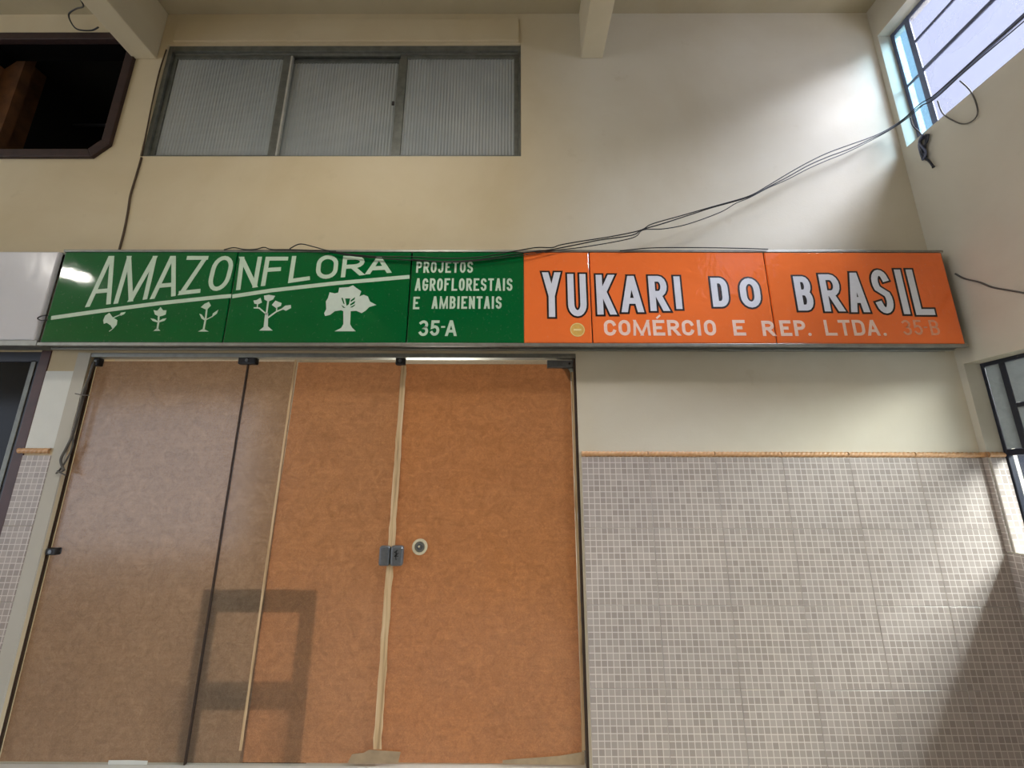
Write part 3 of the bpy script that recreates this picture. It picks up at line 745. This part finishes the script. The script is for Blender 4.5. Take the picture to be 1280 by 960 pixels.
for b in ([(765, 193), (802, 193), (792, 235), (776, 247)], [(738, 190), (748, 188), (762, 235), (752, 230)], [(838, 183), (806, 206), (806, 218), (834, 200)],
          [(838, 210), (803, 234), (803, 246), (834, 228)], [(737, 238), (768, 262), (750, 260)], [(838, 236), (800, 258), (815, 258), (834, 246)]):
    px_poly(b, O2, S2, p1, 'green', 'tree_gap', Y2)
# green text block
def word(txt, xa, xb, yt, yb, parent, w, mat, gap=.28, slant=0):
    n = len(txt); wd_ = [.42 if c in 'I' else (1.45 if c == 'M' else (.7 if c == '-' else 1)) for c in txt]
    tot = sum(wd_)+gap*(n-1); x = 0
    for c, k in zip(txt, wd_):
        a = xa+(xb-xa)*x/tot; b = xa+(xb-xa)*(x+k)/tot
        glyph(MB(), c, upright(a, b, yt, yb), w*(.78 if c == 'M' else 1), Y1, SY+.0005).build('letter', mat, parent); x += k+gap
p2, p3, p4 = panels[2], panels[3], panels[4]
of = [o for o in p2.children if o.name.startswith('orange_field')][0]
word('PROJETOS', 520, 591, 327, 341, p2, .0115, 'let_pale'); word('AGROFLORESTAIS', 518.5, 640.5, 348, 363.5, p2, .0120, 'let_pale')
word('E', 516, 524, 371, 386.5, p2, .0125, 'let_pale'); word('AMBIENTAIS', 539.5, 627, 370.5, 386, p2, .0125, 'let_pale')
word('35', 523.5, 549, 400.5, 420, p2, .016, 'let_pale', .25); word('-', 551, 556, 400, 418, p2, .010, 'let_pale'); word('A', 556.5, 570.5, 400.5, 420, p2, .016, 'let_pale')
# YUKARI DO BRASIL, white with a black outline
big = [('Y', p2, 676.9, 703.5, 338.5, 398.5), ('U', p2, 708.2, 736.4, 340.5, 397.5), ('K', p3, 744.5, 772, 341.6, 395.5), ('A', p3, 775.5, 807, 343, 392.5), ('R', p3, 811, 838.5, 343, 391),
       ('I', p3, 843, 856, 343.5, 388.5), ('D', p3, 889.5, 915, 345.2, 385.8), ('O', p3, 925.5, 955.5, 345.8, 386.6), ('B', p4, 996, 1021.5, 343.5, 390.5), ('R', p4, 1029, 1058, 341, 391.5),
       ('A', p4, 1062.5, 1090, 339, 392.5), ('S', p4, 1096, 1122.5, 335.5, 394), ('I', p4, 1128.5, 1140.5, 335, 395), ('L', p4, 1143.5, 1172, 335, 396)]
for chh, par, a, b, t, bt in big:
    q = upright(a, b, t, bt); o = .0108; w_ = .0362
    q2 = [(q[0][0]+o, q[0][1]+o), (q[1][0]-o, q[1][1]+o), (q[2][0]-o, q[2][1]-o), (q[3][0]+o, q[3][1]-o)]
    glyph(MB(), chh, q2, w_, Y1, SY+.0005, 2*o).build('letter_outline', 'let_black', par)
    glyph(MB(), chh, q2, w_, Y2, SY+.0005).build('letter', 'let_white', par)
word('COMERCIO', 755.5, 896, 400, 419.5, p3, .0185, 'let_faded', .22)
MB().stroke(pq((820.5, 398), (825, 394)), .011, Y1, SY+.0005).build('accent_mark', 'let_faded', p3)
word('E', 917.5, 933, 400, 419.5, p3, .0185, 'let_faded'); word('R', 954, 969.2, 401, 420, p3, .0185, 'let_faded')
word('EP', 976.5, 1008.5, 400.5, 420, p4, .0185, 'let_faded', .25)
word('LTDA', 1032.5, 1100.5, 400, 419.5, p4, .0165, 'let_faded', .2)
for c in ((1012.5, 418), (1106.5, 418)): MB().disc(W(*c, SY), .0095, Y1, SY+.0005, 12).build('full_stop', 'let_faded', p4)
word('35', 1130.5, 1155, 400, 419, p4, .012, 'let_worn', .3); word('-', 1157, 1161.5, 400, 419, p4, .008, 'let_worn'); word('B', 1164.5, 1176, 400, 419, p4, .012, 'let_worn')
sc_ = W(721.8, 412.3, SY)
MB().disc(sc_, .0425, Y1, SY+.0005, 32).build('round_sticker', 'gold', p2)
MB().disc(sc_, .040, Y2, Y1, 32, .0365).build('sticker_ring', 'gold_pale', p2)
MB().stroke([(sc_[0]-.022, sc_[1]), (sc_[0]+.022, sc_[1])], .011, Y2, Y1).build('sticker_bar', 'gold_pale', p2)

# white sign of the neighbour
ws = thing('shop_sign', 'plain white light-box sign at the left edge', 'sign', (-3.7, -.06, SZ0-.03))
hs = MB(); hs.box(-4.9, -2.705, -.10, -.001, SZ0-.006, SZ0+.010); hs.box(-4.9, -2.705, -.10, -.001, SZ1-.002, SZ1+.014)
hs.box(-2.742, -2.705, -.085, -.001, SZ0+.010, SZ1-.002); hs.box(-4.9, -4.888, -.10, -.001, SZ0+.010, SZ1-.002)
hs.build('housing', 'alu_dark', ws)
box(-4.9, -2.705, -.131, -.1005, SZ0-.020, SZ0+.012).build('bottom_rail', 'alu', ws, bevel=.002)
box(-4.885, -2.728, -.128, -.1005, SZ0+.0125, SZ1+.004).build('sign_panel', 'white_sign', ws, bevel=.008)

# ------------------------------------------------------------------ right-hand windows
FX = XR+.09
w2 = thing('window_2', 'bright frosted daylight window high in the right corner', None, (FX, -1.4, UO[2]), kind='structure')
def ybar(ya, yb, z, t, mat, name='glazing_bar', d=.010): return box(FX, FX+d, min(ya, yb), max(ya, yb), z-t/2, z+t/2).build(name, mat, w2, bevel=.002)
def zbar(y, za, zb, t, mat, name='glazing_bar', par=None, d=.010): return box(FX-.002, FX+d, y-t/2, y+t/2, za, zb).build(name, mat, par, bevel=.002)
uz0, uz1 = UO[2], UO[3]
YN, YM, YE = -.046, -.150, -2.9
zbar(YN, uz0, uz1, .022, 'blue_frame', 'window_frame', w2); zbar(YM, uz0, uz1, .032, 'blue_frame', 'mullion', w2)
ybar(-.035, YE, uz1-.014, .028, 'blue_frame', 'window_frame'); ybar(-.035, YE, uz0+.012, .024, 'blue_frame', 'window_frame')
ybar(YN, YM, 4.085, .018, 'blue_frame')
for z in (4.328, 4.090, 3.850): ybar(YM, YE, z, .026 if z < 4.2 else .018, 'blue_frame')
for y in (-1.05, -2.0): zbar(y, uz0, uz1, .03, 'blue_frame', 'mullion', w2)
for za, zb in ((uz0+.02, 4.077), (4.093, uz1-.026)): box(FX+.002, FX+.007, YM+.014, YN-.010, za, zb).build('pane', 'frost_blue', w2)
for a, b in ((YM-.015, -1.035), (-1.065, -1.985), (-2.015, YE)):
    for za, zb in ((uz0+.022, 3.838), (3.862, 4.078), (4.102, 4.320), (4.336, uz1-.026)):
        box(FX+.002, FX+.007, b, a, za, zb).build('pane', 'frost', w2)
w3 = thing('window_3', 'dark navy framed window with dirty panes low in the right corner', None, (FX, -1.4, LO[2]), kind='structure')
lz0, lz1 = LO[2], LO[3]
def b3(ya, yb, za, zb, mat, name, d0=0, d1=.03, bev=.002): return box(FX+d0, FX+d1, min(ya, yb), max(ya, yb), za, zb).build(name, mat, w3, bevel=bev)
b3(-.036, -.052, lz0, lz1, 'navy', 'window_frame'); b3(-.052, YE, lz1-.022, lz1, 'navy', 'window_frame'); b3(-.052, YE, lz0, lz0+.02, 'navy', 'window_frame')
b3(-.052, YE, 1.585, 1.618, 'navy', 'glazing_bar')
b3(-.122, -.150, 1.618, lz1-.022, 'navy', 'mullion'); b3(-.36, -.39, lz0+.02, lz1-.022, 'navy', 'mullion')
b3(-.150, -.36, 1.835, 1.858, 'navy', 'glazing_bar')
b3(-.054, -.121, 1.620, lz1-.024, 'dirty', 'pane', .003, .007, 0)
b3(-.151, -.359, 1.860, lz1-.024, 'dirty', 'pane', .003, .007, 0); b3(-.151, -.359, 1.620, 1.834, 'dirty', 'pane', .003, .007, 0)
b3(-.053, -.359, lz0+.021, 1.584, 'glass', 'pane', .012, .016, 0)
for y in (-1.2, -2.05): b3(y, y-.03, lz0+.02, lz1-.022, 'navy', 'mullion')
b3(-.391, -1.199, lz0+.021, 1.584, 'glass', 'pane', .012, .016, 0); b3(-.391, -1.199, 1.62, lz1-.024, 'glass', 'pane', .012, .016, 0)
b3(-1.231, -2.049, lz0+.021, 1.584, 'glass', 'pane', .012, .016, 0); b3(-1.231, -2.049, 1.62, lz1-.024, 'glass', 'pane', .012, .016, 0)
b3(-2.081, YE, lz0+.021, 1.584, 'dirty', 'pane', .003, .007, 0); b3(-2.081, YE, 1.62, lz1-.024, 'dirty', 'pane', .003, .007, 0)

# ------------------------------------------------------------------ cables
def cable(pts, r, mat, label, group='loose cables', per=6, n=6):
    return tag(MB().tube(spline(pts, per), r, n).build('cable', mat), label, 'cable', group)
def path(pts, y0, y1, xa, xb):
    out = []
    for x, y in pts:
        t = min(1, max(0, (x-xa)/(xb-xa))); out.append(W3(x, y, y0+(y1-y0)*t))
    return out
def onwin(pts, X=2.575): return [RX(x, y, X) for x, y in pts]
ra = path([(362, 311), (375, 305), (392, 308.5), (411, 313.5), (440, 318), (470, 320.5), (514, 321), (560, 323), (602, 321), (640, 314.5), (670, 309.5), (690, 309.5), (701, 306), (730, 301),
           (765, 295.5), (800, 288), (815, 280), (850, 270), (890, 258.5), (935, 245.5), (960, 232), (985, 217), (1010, 203), (1035, 191), (1065, 180), (1090, 171), (1110, 161.5)], -.15, -.06, 650, 1100)
cable(ra+onwin([(1130, 148), (1150, 130), (1166, 120), (1200, 91), (1230, 63), (1262, 37), (1290, 12)]), .0033, 'cable', 'uppermost black wire of the bundle sagging from window to sign')
rb = path([(411, 314.5), (440, 319.5), (480, 323), (520, 325.5), (562, 327), (602, 324), (652, 316.5), (686, 312.5), (720, 306), (750, 300), (790, 294), (803, 287), (830, 279), (870, 266), (890, 259.5), (935, 246.5),
           (960, 234), (985, 221), (1010, 207), (1035, 196), (1062, 186), (1090, 173), (1110, 163)], -.146, -.055, 650, 1100)
cable(rb+onwin([(1130, 149.5), (1150, 133), (1168, 124), (1200, 95), (1230, 69), (1262, 42), (1290, 18)], 2.58), .0035, 'cable', 'middle black wire of the bundle sagging from window to sign')
rc = path([(514, 324), (560, 327.5), (600, 325.5), (655, 319), (690, 313.5), (735, 308), (790, 297.5), (804, 287.5), (830, 286), (860, 280), (900, 265.5), (920, 254), (937, 247), (960, 235), (985, 224), (1010, 211), (1035, 200),
           (1055, 192), (1080, 180), (1110, 164)], -.153, -.05, 650, 1100)
cable(rc+onwin([(1130, 151), (1145, 139), (1155, 130)], 2.57), .0029, 'cable', 'lowest black wire of the bundle sagging from window to sign')
cable(path([(280, 312.2), (292, 309.6), (306, 311.8), (320, 311.5), (330, 309.2), (340, 311.8), (362, 312), (420, 314)], -.138, -.138, 0, 1), .0032, 'cable', 'thin black wire looping along the top of the green sign')
cable(path([(775, 313.5), (805, 310.5), (830, 309.6), (880, 309.6), (930, 310.5), (960, 311.5)], -.139, -.139, 0, 1), .003, 'cable', 'thin black wire lying on top of the orange sign')
cable([W3(177, 197, -.004), W3(171, 218, -.004), W3(163, 245, -.005), W3(160, 265, -.004), W3(155, 290, -.004), W3(149, 313, -.005)], .0065, 'cable_brown', 'brown cable running down the wall from window to sign')
cable([W3(208, 62, -.005), W3(199, 90, -.004), W3(191, 125, -.005), W3(184, 160, -.004), W3(177, 195, -.005)], .004, 'cable_brown', 'thin brown cable along the left side of the fluted window')
cable([W3(118, 452, -.02), W3(112, 470, -.02), W3(104, 492, -.018), W3(97, 520, -.017), W3(90, 545, -.017), W3(83, 560, -.018), W3(76, 575, -.018), W3(80, 588, -.018)], .0062, 'cable_grey', 'thick grey cable hanging down the left jamb')
cable([W3(116, 453, -.012), W3(109, 480, -.012), W3(100, 515, -.013), W3(92, 543, -.012), W3(90, 560, -.013), W3(80, 580, -.013), W3(70, 592, -.014)], .0042, 'cable_grey', 'thinner grey cable hanging beside the thick one on the left jamb')
cable([W3(94, 492, -.021), W3(104, 494, -.024), W3(112, 494, -.02)], .003, 'cable_grey', 'short tie around the grey cables on the left jamb')
cable([W3(80, 588, -.02), W3(76, 590, -.022), W3(72, 589, -.02), W3(82, 594, -.022)], .004, 'cable_grey', 'knotted cable end at the bottom of the left jamb cables')
cable(onwin([(1194, 342), (1205, 348), (1225, 353), (1240, 359), (1262, 363), (1290, 368)], XR-.006), .0045, 'cable_grey', 'thin grey wire on the side wall right of the sign')
cable(onwin([(1172, 126), (1178, 141), (1190, 150), (1205, 155), (1218, 149), (1222, 137), (1214, 115), (1200, 101)], 2.59), .0036, 'cable_grey', 'looped grey wire hanging below the bright window')
cable(onwin([(1138, 147), (1141, 157), (1150, 166), (1154, 172)], 2.59), .0036, 'cable', 'short black wire dropping from the bundle to the window sill')
cable([W3(101, 0, -.25), W3(104, 8, -.2), W3(95, 11, -.12), W3(86, 18, -.08), W3(90, 30, -.06), W3(98, 37, -.05), W3(114, 38, -.04), W3(123, 34, -.06)], .005, 'cable', 'dark wire loop above the opening at top left')
cable(path([(60, 394), (52, 395), (47, 398), (52, 400.5), (60, 399.5)], -.14, -.14, 0, 1), .0032, 'cable', 'small wire loop on the gap beside the white sign')
# tangled tape and wire at the window sill
kn = thing('wire_knot', 'tangled dark wire and tape hanging from the bright window sill', 'wire knot', tuple(RX(1155, 205, 2.59)))
r5 = random.Random(5)
for i in range(7):
    pts = [(1157+r5.uniform(-4, 4), 168), (1155+r5.uniform(-6, 5), 178), (1153+r5.uniform(-5, 6), 190), (1155+r5.uniform(-3, 4), 200)]
    MB().tube(spline(onwin(pts, 2.585+r5.uniform(-.012, .012)), 4), .006, 5).build('wire_strand', 'blue_frame' if i % 2 else 'navy', kn)
MB().tube(spline(onwin([(1155, 196), (1162, 202), (1167, 209)], 2.585), 4), [.006]*8+[.009], 6).build('wire_end', 'navy', kn)

# ------------------------------------------------------------------ passage lamps (round, hung from the ceiling)
def lamp(x, y, z, r, label):
    t = thing('ceiling_lamp', label, 'lamp', (x, y, z), group='round passage lamps')
    mb = MB(); n = 32; prof = [(0.02, .16), (r*.5, .13), (r*.9, .05), (r, 0), (r-.012, 0), (r*.88, .035), (r*.4, .10)]
    vs = []; fs = []
    for rr_, h in prof: vs += [(x+rr_*math.cos(2*math.pi*i/n), y+rr_*math.sin(2*math.pi*i/n), z+h) for i in range(n)]
    for q in range(len(prof)-1):
        for i in range(n): fs.append((q*n+i, q*n+(i+1) % n, (q+1)*n+(i+1) % n, (q+1)*n+i))
    mb.add(vs, fs, True); mb.build('shade', 'lamp_metal', t)
    mb = MB(); vs = [(x+r*.86*math.cos(2*math.pi*i/n), y+r*.86*math.sin(2*math.pi*i/n), z+.03) for i in range(n)]+[(x, y, z-.03)]
    mb.add(vs, [(i, n, (i+1) % n) for i in range(n)], True); mb.build('diffuser', 'lamp_glow', t)
    MB().tube([(x, y, z+.15), (x, y, ZC)], .012).build('stem', 'lamp_metal', t)
lamp(-5.95, -2.9, 4.10, .19, 'round white lamp hanging far left in the passage')
lamp(-.9, -1.75, 4.33, .22, 'round white lamp hanging above the viewer')
